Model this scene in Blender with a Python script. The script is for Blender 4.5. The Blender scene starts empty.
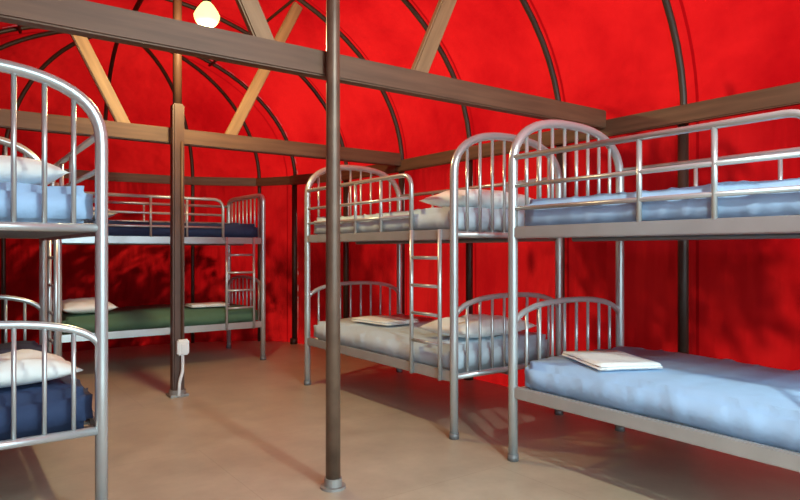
import bpy, bmesh, math, random
from mathutils import Vector, Matrix, noise
random.seed(7)
S=bpy.context.scene
COL=S.collection
CX=1.53; EAVE=2.0

# ---------------------------------------------------------------- materials
def mat(name,color,rough=.6,metal=0.,bump=0.,bscale=30.,var=0.,vscale=4.,spec=.5,dark=None,coords='Object'):
    m=bpy.data.materials.new(name); m.use_nodes=True
    nt=m.node_tree; b=nt.nodes['Principled BSDF']
    b.inputs['Base Color'].default_value=(*color,1)
    b.inputs['Roughness'].default_value=rough
    b.inputs['Metallic'].default_value=metal
    b.inputs['Specular IOR Level'].default_value=spec
    tc=nt.nodes.new('ShaderNodeTexCoord')
    if var>0:
        n=nt.nodes.new('ShaderNodeTexNoise'); n.inputs['Scale'].default_value=vscale; n.inputs['Detail'].default_value=6
        nt.links.new(tc.outputs[coords],n.inputs['Vector'])
        r=nt.nodes.new('ShaderNodeValToRGB')
        r.color_ramp.elements[0].position=.3; r.color_ramp.elements[1].position=.7
        d=dark or tuple(c*(1-var) for c in color)
        r.color_ramp.elements[0].color=(*d,1); r.color_ramp.elements[1].color=(*color,1)
        nt.links.new(n.outputs['Fac'],r.inputs['Fac']); nt.links.new(r.outputs['Color'],b.inputs['Base Color'])
    if bump>0:
        n2=nt.nodes.new('ShaderNodeTexNoise'); n2.inputs['Scale'].default_value=bscale; n2.inputs['Detail'].default_value=4
        nt.links.new(tc.outputs[coords],n2.inputs['Vector'])
        bp=nt.nodes.new('ShaderNodeBump'); bp.inputs['Strength'].default_value=bump; bp.inputs['Distance'].default_value=.02
        nt.links.new(n2.outputs['Fac'],bp.inputs['Height']); nt.links.new(bp.outputs['Normal'],b.inputs['Normal'])
    return m

def wood(name,color,dark):
    m=mat(name,color,.6)
    nt=m.node_tree; b=nt.nodes['Principled BSDF']
    tc=nt.nodes.new('ShaderNodeTexCoord'); mp=nt.nodes.new('ShaderNodeMapping')
    mp.inputs['Scale'].default_value=(.8,10,10)
    n=nt.nodes.new('ShaderNodeTexNoise'); n.inputs['Scale'].default_value=3; n.inputs['Detail'].default_value=8
    r=nt.nodes.new('ShaderNodeValToRGB'); r.color_ramp.elements[0].position=.35; r.color_ramp.elements[1].position=.7
    r.color_ramp.elements[0].color=(*dark,1); r.color_ramp.elements[1].color=(*color,1)
    nt.links.new(tc.outputs['Object'],mp.inputs['Vector']); nt.links.new(mp.outputs['Vector'],n.inputs['Vector'])
    nt.links.new(n.outputs['Fac'],r.inputs['Fac']); nt.links.new(r.outputs['Color'],b.inputs['Base Color'])
    return m

def fabric(name,tr,fold,bs=.9,dk=1.0):
    m=bpy.data.materials.new(name); m.use_nodes=True
    nt=m.node_tree; nt.nodes.clear()
    o=nt.nodes.new('ShaderNodeOutputMaterial'); mix=nt.nodes.new('ShaderNodeMixShader')
    d=nt.nodes.new('ShaderNodeBsdfDiffuse'); t=nt.nodes.new('ShaderNodeBsdfTranslucent')
    mix.inputs[0].default_value=tr
    tc=nt.nodes.new('ShaderNodeTexCoord'); n=nt.nodes.new('ShaderNodeTexNoise'); n.inputs['Scale'].default_value=2.2
    n.inputs['Detail'].default_value=3
    mp=nt.nodes.new('ShaderNodeMapping'); mp.inputs['Scale'].default_value=fold
    bp=nt.nodes.new('ShaderNodeBump'); bp.inputs['Strength'].default_value=bs; bp.inputs['Distance'].default_value=.12
    sp=nt.nodes.new('ShaderNodeSeparateXYZ'); nt.links.new(tc.outputs['Object'],sp.inputs[0])
    ad=nt.nodes.new('ShaderNodeMath'); ad.operation='ADD'; ad.inputs[1].default_value=20.34
    pp=nt.nodes.new('ShaderNodeMath'); pp.operation='PINGPONG'; pp.inputs[1].default_value=.51
    lt=nt.nodes.new('ShaderNodeMath'); lt.operation='LESS_THAN'; lt.inputs[1].default_value=.010
    nt.links.new(sp.outputs['Y'],ad.inputs[0]); nt.links.new(ad.outputs[0],pp.inputs[0]); nt.links.new(pp.outputs[0],lt.inputs[0])
    n3=nt.nodes.new('ShaderNodeTexNoise'); n3.inputs['Scale'].default_value=1.0; n3.inputs['Detail'].default_value=7; n3.inputs['Roughness'].default_value=.6
    nt.links.new(tc.outputs['Object'],n3.inputs['Vector'])
    for sh,c1,c2 in ((d,(.12,.0014,.003),(.21,.003,.006)),(t,(.58*dk,.004,.006),(.84*dk,.012,.011))):
        r=nt.nodes.new('ShaderNodeValToRGB'); r.color_ramp.elements[0].position=.36; r.color_ramp.elements[1].position=.62
        r.color_ramp.elements[0].color=(*c1,1); r.color_ramp.elements[1].color=(*c2,1)
        nt.links.new(n3.outputs['Fac'],r.inputs['Fac'])
        mx=nt.nodes.new('ShaderNodeMix'); mx.data_type='RGBA'; mx.blend_type='MIX'; mx.inputs[7].default_value=(*[c*.8 for c in c1],1)
        nt.links.new(lt.outputs[0],mx.inputs[0]); nt.links.new(r.outputs['Color'],mx.inputs[6]); nt.links.new(mx.outputs[2],sh.inputs['Color'])
    nt.links.new(tc.outputs['Object'],mp.inputs['Vector']); nt.links.new(mp.outputs['Vector'],n.inputs['Vector']); nt.links.new(n.outputs['Fac'],bp.inputs['Height'])
    nt.links.new(bp.outputs['Normal'],d.inputs['Normal']); nt.links.new(bp.outputs['Normal'],t.inputs['Normal'])
    nt.links.new(d.outputs[0],mix.inputs[1]); nt.links.new(t.outputs[0],mix.inputs[2]); nt.links.new(mix.outputs[0],o.inputs[0])
    return m

def floor_mat():
    m=mat('floor_sheet',(.5,.36,.24),.38)
    nt=m.node_tree; b=nt.nodes['Principled BSDF']
    tc=nt.nodes.new('ShaderNodeTexCoord')
    br=nt.nodes.new('ShaderNodeTexBrick'); br.offset=.5
    br.inputs['Scale'].default_value=1; br.inputs['Brick Width'].default_value=2.4; br.inputs['Row Height'].default_value=1.2
    br.inputs['Mortar Size'].default_value=.003
    br.inputs['Color1'].default_value=(.45,.38,.28,1); br.inputs['Color2'].default_value=(.44,.37,.275,1); br.inputs['Mortar'].default_value=(.39,.325,.24,1)
    n=nt.nodes.new('ShaderNodeTexNoise'); n.inputs['Scale'].default_value=3.5; n.inputs['Detail'].default_value=10; n.inputs['Roughness'].default_value=.65
    r=nt.nodes.new('ShaderNodeValToRGB'); r.color_ramp.elements[0].color=(.76,.75,.74,1); r.color_ramp.elements[1].color=(1.05,1.05,1.05,1)
    r.color_ramp.elements[0].position=.3; r.color_ramp.elements[1].position=.7
    mx=nt.nodes.new('ShaderNodeMix'); mx.data_type='RGBA'; mx.blend_type='MULTIPLY'; mx.inputs[0].default_value=1
    nt.links.new(tc.outputs['Object'],br.inputs['Vector']); nt.links.new(tc.outputs['Object'],n.inputs['Vector'])
    nt.links.new(n.outputs['Fac'],r.inputs['Fac'])
    nt.links.new(br.outputs['Color'],mx.inputs[6]); nt.links.new(r.outputs['Color'],mx.inputs[7]); nt.links.new(mx.outputs[2],b.inputs['Base Color'])
    rr=nt.nodes.new('ShaderNodeMapRange'); rr.inputs[3].default_value=.24; rr.inputs[4].default_value=.45
    nt.links.new(n.outputs['Fac'],rr.inputs[0]); nt.links.new(rr.outputs[0],b.inputs['Roughness'])
    return m

M_RED=fabric('red_canvas',.22,(1,1,1),.6); M_RED2=fabric('red_wall_canvas',.20,(1.5,1.5,.35),.9,.85); M_FLOOR=floor_mat()
M_STEEL=mat('silver_tube',(.54,.56,.56),.27,.55,var=.12,vscale=6)
M_SLAT=mat('bed_base',(.18,.18,.18),.5,.4)
M_RIB=mat('rib_paint',(.045,.025,.016),.5,.1,var=.3)
M_TIE=wood('tie_beam_wood',(.145,.068,.034),(.095,.042,.02))
M_BRACE=wood('brace_wood',(.32,.18,.085),(.21,.115,.05))
M_POLE=mat('pole_paint',(.17,.105,.07),.4,.25,var=.4,vscale=9)
M_POLE2=mat('rear_pole_paint',(.10,.042,.023),.5,0,var=.3,vscale=9)
M_PLATE=mat('foot_plate',(.30,.28,.26),.5,.5)
M_WHITE=mat('white_plastic',(.8,.79,.76),.4)
M_BLUE=mat('light_blue_sheet',(.36,.54,.78),.8,bump=.5,bscale=7,var=.10,vscale=3)
M_GREYB=mat('grey_blue_sheet',(.50,.60,.68),.8,bump=.5,bscale=7,var=.10,vscale=3)
M_NAVY=mat('navy_sheet',(.018,.035,.09),.85,bump=.3,bscale=9)
M_GREEN=mat('green_sheet',(.07,.14,.08),.85,bump=.3,bscale=9)
M_PIL=mat('pillow_cotton',(.82,.83,.80),.9,bump=.5,bscale=7)
M_TOWEL=mat('towel_cotton',(.83,.84,.82),.95,bump=.3,bscale=60)
M_BARK=mat('bark',(.15,.1,.07),.9); M_LEAF=mat('leaf',(.04,.10,.03),.7)
M_GROUND=mat('outdoor_ground',(.16,.12,.08),.95,var=.3)

# ---------------------------------------------------------------- mesh helpers
def obj_from_bm(bm,name,m,parent=None,smooth=True):
    me=bpy.data.meshes.new(name); bm.to_mesh(me); bm.free()
    if smooth:
        for p in me.polygons: p.use_smooth=True
    me.materials.append(m)
    o=bpy.data.objects.new(name,me); COL.objects.link(o)
    if parent: o.parent=parent
    return o
def empty(name,loc=(0,0,0),rz=0):
    e=bpy.data.objects.new(name,None); e.location=loc; e.rotation_euler=(0,0,rz); e.empty_display_size=.2
    COL.objects.link(e); return e
def tube(bm,pts,r,sides=10,cap=True):
    pts=[Vector(p) for p in pts]; n=len(pts); rings=[]
    tang=[]
    for i in range(n):
        a=pts[max(i-1,0)]; b=pts[min(i+1,n-1)]; tang.append((b-a).normalized())
    t0=tang[0]; up=Vector((0,0,1)) if abs(t0.z)<.9 else Vector((1,0,0))
    nrm=(up-t0*up.dot(t0)).normalized()
    for i in range(n):
        t=tang[i]
        nrm=(nrm-t*nrm.dot(t)).normalized(); bi=t.cross(nrm)
        rr=r[i] if isinstance(r,(list,tuple)) else r
        rings.append([bm.verts.new(pts[i]+(nrm*math.cos(2*math.pi*k/sides)+bi*math.sin(2*math.pi*k/sides))*rr) for k in range(sides)])
    for i in range(n-1):
        for k in range(sides):
            bm.faces.new((rings[i][k],rings[i][(k+1)%sides],rings[i+1][(k+1)%sides],rings[i+1][k]))
    if cap:
        bm.faces.new(rings[0][::-1]); bm.faces.new(rings[-1])
def fillet(pts,rad,seg=6):
    pts=[Vector(p) for p in pts]; out=[pts[0]]
    for i in range(1,len(pts)-1):
        a,b,c=pts[i-1],pts[i],pts[i+1]
        d1=(a-b).normalized(); d2=(c-b).normalized()
        p1=b+d1*rad; p2=b+d2*rad
        for s in range(seg+1):
            t=s/seg; out.append(p1*(1-t)**2+b*2*t*(1-t)+p2*t*t)
    out.append(pts[-1]); return out
def box(bm,lo,hi,bev=.004):
    r=bmesh.ops.create_cube(bm,size=1)
    vs=r['verts']; lo=Vector(lo);hi=Vector(hi);c=(lo+hi)/2;s=hi-lo
    for v in vs: v.co=Vector((v.co.x*s.x,v.co.y*s.y,v.co.z*s.z))+c
    if bev>0:
        es=list({e for v in vs for e in v.link_edges})
        bmesh.ops.bevel(bm,geom=es,offset=bev,segments=2,affect='EDGES')
def beam(name,p,q,w,h,m,parent=None):
    p=Vector(p);q=Vector(q);L=(q-p).length
    bm=bmesh.new(); box(bm,(-L/2,-w/2,-h/2),(L/2,w/2,h/2),.008)
    o=obj_from_bm(bm,name,m,parent,False)
    o.location=(p+q)/2
    d=(q-p).normalized()
    y=Vector((0,0,1)).cross(d)
    y=y.normalized() if y.length>1e-4 else Vector((0,1,0))
    z=d.cross(y)
    R=Matrix((d,y,z)).transposed(); o.rotation_euler=R.to_euler(); return o

# ---------------------------------------------------------------- tent shell
SEC=[(-1.1,2.32,1.68),(5.2,2.32,1.68),(6.2,2.27,1.60),(7.0,2.02,1.46)]
def sec(y):
    for (y0,a0,b0),(y1,a1,b1) in zip(SEC,SEC[1:]):
        if y<=y1:
            t=max(0,(y-y0)/(y1-y0)); return a0+(a1-a0)*t,b0+(b1-b0)*t
    return SEC[-1][1:]
YS=[-1.1+i*(6.3/48) for i in range(49)]+[5.4,5.6,5.8,6.0,6.2,6.4,6.6,6.8,7.0]
AY=7.0;AA,AB=SEC[-1][1:];AD=.98
def grid(name,rows,m):
    bm=bmesh.new(); V=[[bm.verts.new(p) for p in r] for r in rows]
    for i in range(len(V)-1):
        for j in range(len(V[0])-1):
            bm.faces.new((V[i][j],V[i+1][j],V[i+1][j+1],V[i][j+1]))
    bmesh.ops.remove_doubles(bm,verts=bm.verts,dist=1e-4)
    return obj_from_bm(bm,name,m)
for nm,sg in (('wall_right',1),('wall_left',-1)):
    rows=[]
    for y in YS:
        a,b=sec(y); rows.append([(CX+sg*(a+.02*noise.noise(Vector((sg,y*2.4,z*.8)))*math.sin(math.pi*min(1,z*1.0))),y,EAVE*z) for z in [k/12 for k in range(13)]])
    grid(nm,rows,M_RED2)
rows=[]
for y in YS:
    a,b=sec(y); rows.append([(CX+a*math.cos(f),y,EAVE+b*math.sin(f)) for f in [math.pi*k/40 for k in range(41)]])
ceil=grid('ceiling',rows,M_RED)
grid('ceiling_rear_dome',[[(CX+AA*math.cos(t)*math.cos(e),AY+AD*math.sin(t)*math.cos(e),EAVE+AB*math.sin(e)) for e in [math.pi/2*k/14 for k in range(15)]] for t in [math.pi*k/30 for k in range(31)]],M_RED)
grid('wall_back',[[(CX+AA*math.cos(t),AY+AD*math.sin(t),EAVE*k/6) for k in range(7)] for t in [math.pi*k/30 for k in range(31)]],M_RED2)

# floor : slab following the plan of the tent
bm=bmesh.new()
out=[]
for y in YS: out.append((CX+sec(y)[0]+.01,y))
for k in range(1,30): t=math.pi*k/30; out.append((CX+AA*math.cos(t),AY+AD*math.sin(t)))
for y in reversed(YS): out.append((CX-sec(y)[0]-.01,y))
top=[bm.verts.new((x,y,0)) for x,y in out]; bot=[bm.verts.new((x,y,-.1)) for x,y in out]
bm.faces.new(top); bm.faces.new(bot[::-1])
for i in range(len(out)):
    j=(i+1)%len(out); bm.faces.new((top[i],bot[i],bot[j],top[j]))
obj_from_bm(bm,'floor',M_FLOOR,None,False)
bm=bmesh.new(); bmesh.ops.create_grid(bm,x_segments=2,y_segments=2,size=40)
g=obj_from_bm(bm,'outdoor_ground',M_GROUND,None,False); g.location=(0,0,-.1)

# steel hoop frame of the tent
TF=empty('tent_frame')
for y in [-1.05,.1,1.13,2.17,3.15,4.17,5.19,6.2,7.0]:
    a,b=sec(y); a-=.035; b-=.03
    pts=[(CX+a,y,0),(CX+a,y,1.0),(CX+a,y,1.9)]+[(CX+a*math.cos(f),y,EAVE+b*math.sin(f)) for f in [math.pi*k/36 for k in range(37)]]+[(CX-a,y,1.9),(CX-a,y,1.0),(CX-a,y,0)]
    bm=bmesh.new(); tube(bm,pts,.022,10)
    for sg in (1,-1):
        tube(bm,[(CX+sg*(a-.02),y,0),(CX+sg*(a-.02),y,.07)],.045,12)
        tube(bm,[(CX+sg*(a-.01),y,0),(CX+sg*(a-.01),y,1.95)],.032,12)
    obj_from_bm(bm,'rib',M_RIB,TF)
for t in [math.radians(d) for d in (30,60,90,120,150)]:
    a=AA-.03;d=AD-.03;b=AB-.03
    pts=[(CX+a*math.cos(t),AY+d*math.sin(t),z) for z in (0,1,1.9)]+[(CX+a*math.cos(t)*math.cos(e),AY+d*math.sin(t)*math.cos(e),EAVE+b*math.sin(e)) for e in [math.pi/2*k/18 for k in range(19)]]
    bm=bmesh.new(); tube(bm,pts,.022,10); obj_from_bm(bm,'rib',M_RIB,TF)
for f in (62,118):
    f=math.radians(f); pts=[]
    for y in YS:
        a,b=sec(y); pts.append((CX+(a-.07)*math.cos(f),y,EAVE+(b-.07)*math.sin(f)))
    bm=bmesh.new(); tube(bm,pts,.014,8); obj_from_bm(bm,'purlin',M_RIB,TF)
bm=bmesh.new(); tube(bm,[(CX,y,EAVE+sec(y)[1]-.07) for y in YS],.024,10); obj_from_bm(bm,'ridge_purlin',M_RIB,TF)
# eave beams
for nm,sg in (('right',1),('left',-1)):
    e=empty('eave_beam')
    P=[(CX+sg*(sec(y)[0]-.085),y,EAVE) for y in (-1.1,5.2,6.2,7.0)]
    for i in range(3): beam('segment_%d'%i,P[i],P[i+1],.05,.115,M_TIE,e)
e=empty('rear_eave_beam')
T=[math.radians(30*k) for k in range(7)]
P=[(CX+(AA-.09)*math.cos(t),AY+(AD-.09)*math.sin(t),EAVE) for t in T]
for i in range(6): beam('segment_%d'%i,P[i],P[i+1],.05,.1,M_TIE,e)
# trusses
def truss(y,bl,br_,tl,tr,zt):
    e=empty('roof_truss')
    beam('tie_beam',(CX-2.22,y,2.06),(CX+2.22,y,2.06),.075,.125,M_TIE,e)
    beam('brace_1',(bl,y+.03,2.08),(tl,y+.03,zt),.045,.095,M_BRACE,e)
    beam('brace_2',(br_,y+.03,2.08),(tr,y+.03,zt),.045,.095,M_BRACE,e)
truss(2.735,1.25,2.12,.62,2.72,3.36)
truss(5.15,1.16,1.97,.50,2.63,3.38)
# poles
bm=bmesh.new()
tube(bm,[(0,0,.01),(0,0,1.0),(0,0,2.2),(0,0,3.575)],[.036,.035,.033,.03],20)
p=obj_from_bm(bm,'tent_pole_shaft',M_POLE)
e=empty('tent_pole',(1.535,2.655,0)); p.parent=e; p.name='shaft'
bm=bmesh.new(); tube(bm,[(0,0,0),(0,0,.012)],.062,20); tube(bm,[(0,0,.012),(0,0,.05)],.043,20); obj_from_bm(bm,'foot_plate',M_PLATE,e,False)
e=empty('tent_pole',(1.51,5.055,0))
bm=bmesh.new(); box(bm,(-.045,-.045,0),(.045,.045,2.3),.012); obj_from_bm(bm,'shaft',M_POLE2,e,False)
bm=bmesh.new(); tube(bm,[(0,0,2.3),(0,0,3.575)],.034,16); obj_from_bm(bm,'upper_sleeve',M_POLE2,e)
bm=bmesh.new(); box(bm,(-.07,-.07,0),(.07,.07,.02),.004); tube(bm,[(0,0,.0),(0,0,.05)],.065,16); obj_from_bm(bm,'foot_plate',M_PLATE,e,False)
# power outlet and conduit, fixed to the rear pole
bm=bmesh.new(); box(bm,(-.025,-.097,.33),(.065,-.047,.45),.01); box(bm,(0,-.105,.36),(.04,-.092,.42),.004)
obj_from_bm(bm,'power_outlet',M_WHITE,e,False)
bm=bmesh.new(); tube(bm,fillet([(.02,-.072,.34),(.02,-.072,.2),(-.005,-.072,.12),(-.01,-.077,.012)],.03),.013,10)
obj_from_bm(bm,'conduit',M_WHITE,e)
bm=bmesh.new(); tube(bm,[(.02,-.055,.45),(.02,-.055,2.0)],.009,8); obj_from_bm(bm,'upper_conduit',M_POLE2,e)

# ---------------------------------------------------------------- bunk bed
L=1.90;W=.97;R=.026
def bunk(loc,rz,mu,ml,top=.285,ex=2.5):
    e=empty('bunk_bed',loc,rz)
    def archz(s,base,h,n=2.5): return base+h*max(0,1-abs(s)**n)**(1/n)
    bm=bmesh.new()
    for x in (0,L):
        pts=[(x,0,0),(x,0,.6),(x,0,1.2),(x,0,1.55)]
        N=28
        for k in range(N+1):
            th=math.pi*k/N; c=math.cos(th); s_=math.sin(th)
            sx=-math.copysign(abs(c)**(2/ex),c); sz=abs(s_)**(2/ex)
            pts.append((x,W/2+W/2*sx,1.60+top*sz))
        pts+=[(x,W,1.55),(x,W,1.2),(x,W,.6),(x,W,0)]
        tube(bm,pts,R,14)
    obj_from_bm(bm,'end_frame',M_STEEL,e)
    bm=bmesh.new()
    for x in (0,L):
        pts=[]
        for k in range(21):
            th=math.pi*k/20; c=math.cos(th); s_=math.sin(th)
            pts.append((x,W/2-W/2*math.copysign(abs(c)**.8,c),.70+.155*abs(s_)**.8))
        tube(bm,pts,.017,10)
        for z in (1.245,.375): tube(bm,[(x,0,z),(x,W,z)],.019,10)
        for k in range(1,9):
            y=W*k/9; s=(y-W/2)/(W/2)
            tube(bm,[(x,y,1.245),(x,y,archz(s,1.60,top,ex)-.004)],.0105,8)
            tube(bm,[(x,y,.375),(x,y,archz(s,.70,.155)-.004)],.0095,8)
    obj_from_bm(bm,'end_bars',M_STEEL,e)
    bm=bmesh.new()
    for y in (0,W):
        for z in (1.245,.375):
            box(bm,(R*.6,y-.014,z-.033),(L-R*.6,y+.014,z+.033),.006)
    obj_from_bm(bm,'side_rails',M_STEEL,e,False)
    bm=bmesh.new()
    for z in (1.235,.365):
        for k in range(14):
            x=.09+k*(L-.18)/13; box(bm,(x-.03,.01,z-.006),(x+.03,W-.01,z+.006),0)
        tube(bm,[(.02,W/2,z-.02),(L-.02,W/2,z-.02)],.015,8)
    obj_from_bm(bm,'base_slats',M_SLAT,e,False)
    bm=bmesh.new()
    G=1.47
    tube(bm,fillet([(0,0,1.655),(G,0,1.655),(G,0,1.25)],.10,8),.0155,10)
    tube(bm,[(0,0,1.50),(G,0,1.50)],.0115,10)
    tube(bm,[(0,0,1.375),(G,0,1.375)],.0115,10)
    for x in (.77,1.11): tube(bm,[(x,0,1.26),(x,0,1.65)],.0125,10)
    tube(bm,[(0,W,1.655),(L,W,1.655)],.0155,10)
    tube(bm,[(0,W,1.46),(L,W,1.46)],.0115,10)
    for x in (.5,.95,1.4): tube(bm,[(x,W,1.26),(x,W,1.65)],.0115,10)
    obj_from_bm(bm,'guard_rails',M_STEEL,e)
    bm=bmesh.new()
    for x in (1.50,1.79): tube(bm,[(x,-.022,.34),(x,-.022,1.28)],.0135,10)
    for z in (.56,.74,.92,1.10): tube(bm,[(1.50,-.022,z),(1.79,-.022,z)],.011,10)
    obj_from_bm(bm,'ladder',M_STEEL,e)
    bm=bmesh.new()
    for x in (0,L):
        for y in (0,W): tube(bm,[(x,y,0),(x,y,.035)],R+.005,12)
    obj_from_bm(bm,'rubber_feet',M_SLAT,e)
    for nm,z,m,sd in (('upper_mattress',1.245,mu,1),('lower_mattress',.375,ml,2)):
        bm=bmesh.new(); box(bm,(.035,.022,z),(L-.035,W-.022,z+.175),.035)
        bmesh.ops.subdivide_edges(bm,edges=bm.edges,cuts=1)
        for _ in range(6):
            big=[ed for ed in bm.edges if ed.calc_length()>.032]
            if big: bmesh.ops.subdivide_edges(bm,edges=big,cuts=1,use_grid_fill=True)
        for v in bm.verts:
            c=v.co; q=Vector((c.x*2.2+sd*7+loc[0],c.y*5,c.z*6+loc[1]))
            k=noise.noise(q); k2=noise.noise(Vector((c.x*6+c.y*5+loc[1],c.y*11-c.x*4,c.z*14+sd)))
            rd=max(0,1-abs(k2)*6)
            up=1 if c.z>z+.03 else 0
            c.z+=up*(k*.014+rd*.008)
            if c.y<W/2: c.y-=rd*.006*up-abs(k2)*.006
            else: c.y+=rd*.006*up-abs(k2)*.006
        bmesh.ops.triangulate(bm,faces=bm.faces)
        obj_from_bm(bm,nm,m,e)
    return e
bunk((2.53,2.42,0),-math.pi/2,M_BLUE,M_BLUE)
bunk((2.53,4.81,0),-math.pi/2,M_GREYB,M_GREYB)
bunk((.56,2.95,0),math.pi/2,M_BLUE,M_NAVY)
bunk((.83,6.18,0),0,M_NAVY,M_GREEN,.13,6)

def pillow(x,y,z,rz,a=.36,b=.23,h=.065,tilt=0):
    bm=bmesh.new(); N=24; g={}
    for side in (1,-1):
        for i in range(N+1):
            for j in range(N+1):
                u=-1+2*i/N; v=-1+2*j/N
                pz=max(0,(1-abs(u)**3.2)*(1-abs(v)**3.2))**.55
                px=u*a*(1-.05*(1-v*v)); py=v*b*(1-.07*(1-u*u))
                w=noise.noise(Vector((u*2.5+x,v*2.5+y,side)))*.024*pz
                g[side,i,j]=bm.verts.new((px,py,h+side*h*pz*(1 if side>0 else .95)+w*(side>0)))
        for i in range(N):
            for j in range(N):
                f=(g[side,i,j],g[side,i+1,j],g[side,i+1,j+1],g[side,i,j+1]); bm.faces.new(f if side>0 else f[::-1])
    bmesh.ops.remove_doubles(bm,verts=bm.verts,dist=1e-4)
    o=obj_from_bm(bm,'pillow',M_PIL); o.location=(x,y,z); o.rotation_euler=(tilt,0,rz); return o
def towel(x,y,z,rz,a=.17,b=.13,n=2,t=.014):
    e=empty('folded_towel',(x,y,z),rz)
    for k in range(n):
        bm=bmesh.new(); o=.006*k
        box(bm,(-a+o,-b+o,k*t),(a-o*.5,b-o,(k+1)*t),.006)
        bmesh.ops.subdivide_edges(bm,edges=[ed for ed in bm.edges if ed.calc_length()>.1],cuts=5,use_grid_fill=True)
        for v in bm.verts: v.co.z+=noise.noise(v.co*7)*.004
        obj_from_bm(bm,'fold_%d'%(k+1),M_TOWEL,e)
ZU=1.425;ZL=.555
pillow(3.02,3.20,ZU,0); pillow(3.02,3.22,ZL,0.05)
towel(2.83,2.02,ZL+.01,1.1,.23,.17,2,.012); towel(2.92,4.22,ZL+.01,.1,.17,.24)
pillow(.10,3.30,ZU,0); pillow(.14,3.28,ZL,.06)
pillow(1.10,6.62,ZU,math.pi/2); pillow(1.10,6.6,ZL,math.pi/2)
towel(2.25,6.5,ZL+.01,0,.2,.13)

# ---------------------------------------------------------------- lamps
ML=bpy.data.materials.new('bulb_glow'); ML.use_nodes=True
b=ML.node_tree.nodes['Principled BSDF']; b.inputs['Base Color'].default_value=(.3,.25,.1,1); b.inputs['Emission Color'].default_value=(1,.78,.28,1); b.inputs['Emission Strength'].default_value=2.2
def lamp(x,y,z,power,col):
    e=empty('pendant_or_fill_lamp',(x,y,z))
    bm=bmesh.new(); bmesh.ops.create_uvsphere(bm,u_segments=20,v_segments=14,radius=.09)
    for v in bm.verts:
        if v.co.z>0: v.co.x*=1-.5*v.co.z/.09; v.co.y*=1-.5*v.co.z/.09; v.co.z*=1.2
    obj_from_bm(bm,'bulb',ML,e)
    bm=bmesh.new(); tube(bm,[(0,0,.08),(0,0,.15)],.03,14); tube(bm,[(0,0,.15),(0,0,EAVE+sec(y)[1]-.10-z)],.006,8); obj_from_bm(bm,'cord_and_socket',M_RIB,e)
    ld=bpy.data.lights.new('bulb_light','POINT'); ld.energy=power; ld.color=col; ld.shadow_soft_size=.05
    lo=bpy.data.objects.new('bulb_light',ld); lo.parent=e; lo.location=(0,0,-.15); COL.objects.link(lo)
lamp(CX,4.43,2.82,100,(1,.82,.40))
lamp(CX,.2,2.9,175,(.86,1,.92))  # added lamp out of view, fills the red interior with whiter light

# ---------------------------------------------------------------- outdoor trees (cast foliage shade on canvas)
def tree(x,y,h,sd,name='gum_tree',nl=34,ls=1.0):
    rnd=random.Random(sd); e=empty(name,(x,y,-.1))
    bm=bmesh.new(); lf=bmesh.new()
    def br(p,d,l,r,dep):
        pts=[p]; q=p.copy(); dd=d.copy()
        for i in range(4):
            dd=(dd+Vector((rnd.uniform(-.25,.25),rnd.uniform(-.25,.25),rnd.uniform(-.05,.15)))).normalized(); q=q+dd*l/4; pts.append(q.copy())
        tube(bm,pts,[r*(1-.12*i) for i in range(5)],6)
        if dep==0:
            for _ in range(nl):
                c=q+Vector((rnd.gauss(0,.24),rnd.gauss(0,.24),rnd.gauss(0,.24)))
                a=Vector((rnd.uniform(-1,1),rnd.uniform(-1,1),rnd.uniform(-1,.3))).normalized()*.16*ls
                b2=a.orthogonal().normalized()*.045*ls
                lf.faces.new([lf.verts.new(c-a),lf.verts.new(c+b2),lf.verts.new(c+a),lf.verts.new(c-b2)])
            return
        for _ in range(3):
            nd=(dd+Vector((rnd.uniform(-.8,.8),rnd.uniform(-.8,.8),rnd.uniform(-.2,.6)))).normalized()
            br(q,nd,l*.66,r*.55,dep-1)
    br(Vector((0,0,0)),Vector((0,0,1)),h*.35,.03*h*.8,3)
    obj_from_bm(bm,'trunk',M_BARK,e); obj_from_bm(lf,'leaves',M_LEAF,e,False)
tree(6.9,4.4,4.3,1,nl=44); tree(7.2,1.0,3.6,3,nl=40); tree(8.2,9.0,5.6,2,nl=44)
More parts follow.
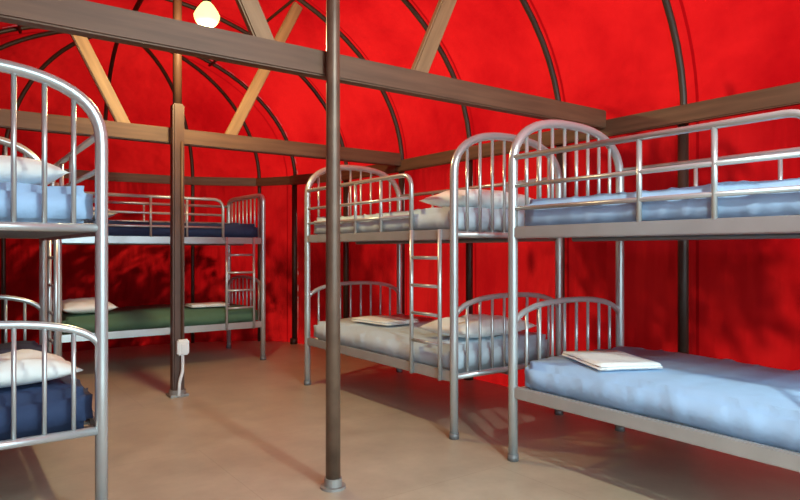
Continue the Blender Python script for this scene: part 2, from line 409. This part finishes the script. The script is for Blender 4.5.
# unseen leafy hedge, added behind the tent to darken its lower rear wall
rnd=random.Random(5); lf=bmesh.new(); tr=bmesh.new()
n_=0
while n_<9000:
    x=rnd.uniform(-2.5,6.0); y=rnd.uniform(8.9,9.7); z=rnd.uniform(.0,3.3)
    if noise.noise(Vector((x*1.5,y*.8,z*1.3)))<-.12: n_+=.2; continue
    if z>2.6+.6*noise.noise(Vector((x*1.1,3,1))): n_+=.2; continue
    n_+=1
    c=Vector((x,y,z)); a=Vector((rnd.uniform(-1,1),rnd.uniform(-1,1),rnd.uniform(-1,.4))).normalized()*.12
    b2=a.orthogonal().normalized()*.04
    lf.faces.new([lf.verts.new(c-a),lf.verts.new(c+b2),lf.verts.new(c+a),lf.verts.new(c-b2)])
for k in range(14):
    x=-2.2+k*.6; tube(tr,[(x,9.3,-.1),(x+rnd.uniform(-.1,.1),9.3,.9),(x+rnd.uniform(-.2,.2),9.3,2.2)],[.035,.025,.01],7)
e=empty('shade_hedge'); obj_from_bm(lf,'leaves',M_LEAF,e,False); obj_from_bm(tr,'stems',M_BARK,e)

# ---------------------------------------------------------------- sun, sky, camera
sd=bpy.data.lights.new('sun','SUN'); sd.energy=11; sd.angle=.02; sd.color=(1,.95,.86)
so=bpy.data.objects.new('sun',sd); COL.objects.link(so)
so.rotation_euler=Vector((-.72,-.48,-.52)).to_track_quat('-Z','Y').to_euler()
w=bpy.data.worlds.new('sky'); S.world=w; w.use_nodes=True
nt=w.node_tree; bg=nt.nodes['Background']; bg.inputs[0].default_value=(.64,.90,1,1)
tc=nt.nodes.new('ShaderNodeTexCoord'); sx=nt.nodes.new('ShaderNodeSeparateXYZ'); mr=nt.nodes.new('ShaderNodeMapRange')
mr.inputs[1].default_value=.0; mr.inputs[2].default_value=-.85; mr.inputs[3].default_value=.35; mr.inputs[4].default_value=6.6
nt.links.new(tc.outputs['Generated'],sx.inputs[0]); nt.links.new(sx.outputs['Y'],mr.inputs[0]); nt.links.new(mr.outputs[0],bg.inputs[1])
cd=bpy.data.cameras.new('camera'); cd.sensor_width=36; cd.lens=28.35; cd.clip_start=.05
co=bpy.data.objects.new('camera',cd); COL.objects.link(co); co.location=(0,0,1.15); co.rotation_euler=(math.pi/2,0,math.radians(-36.1))
S.camera=co
S.view_settings.view_transform='Standard'; S.view_settings.look='None'
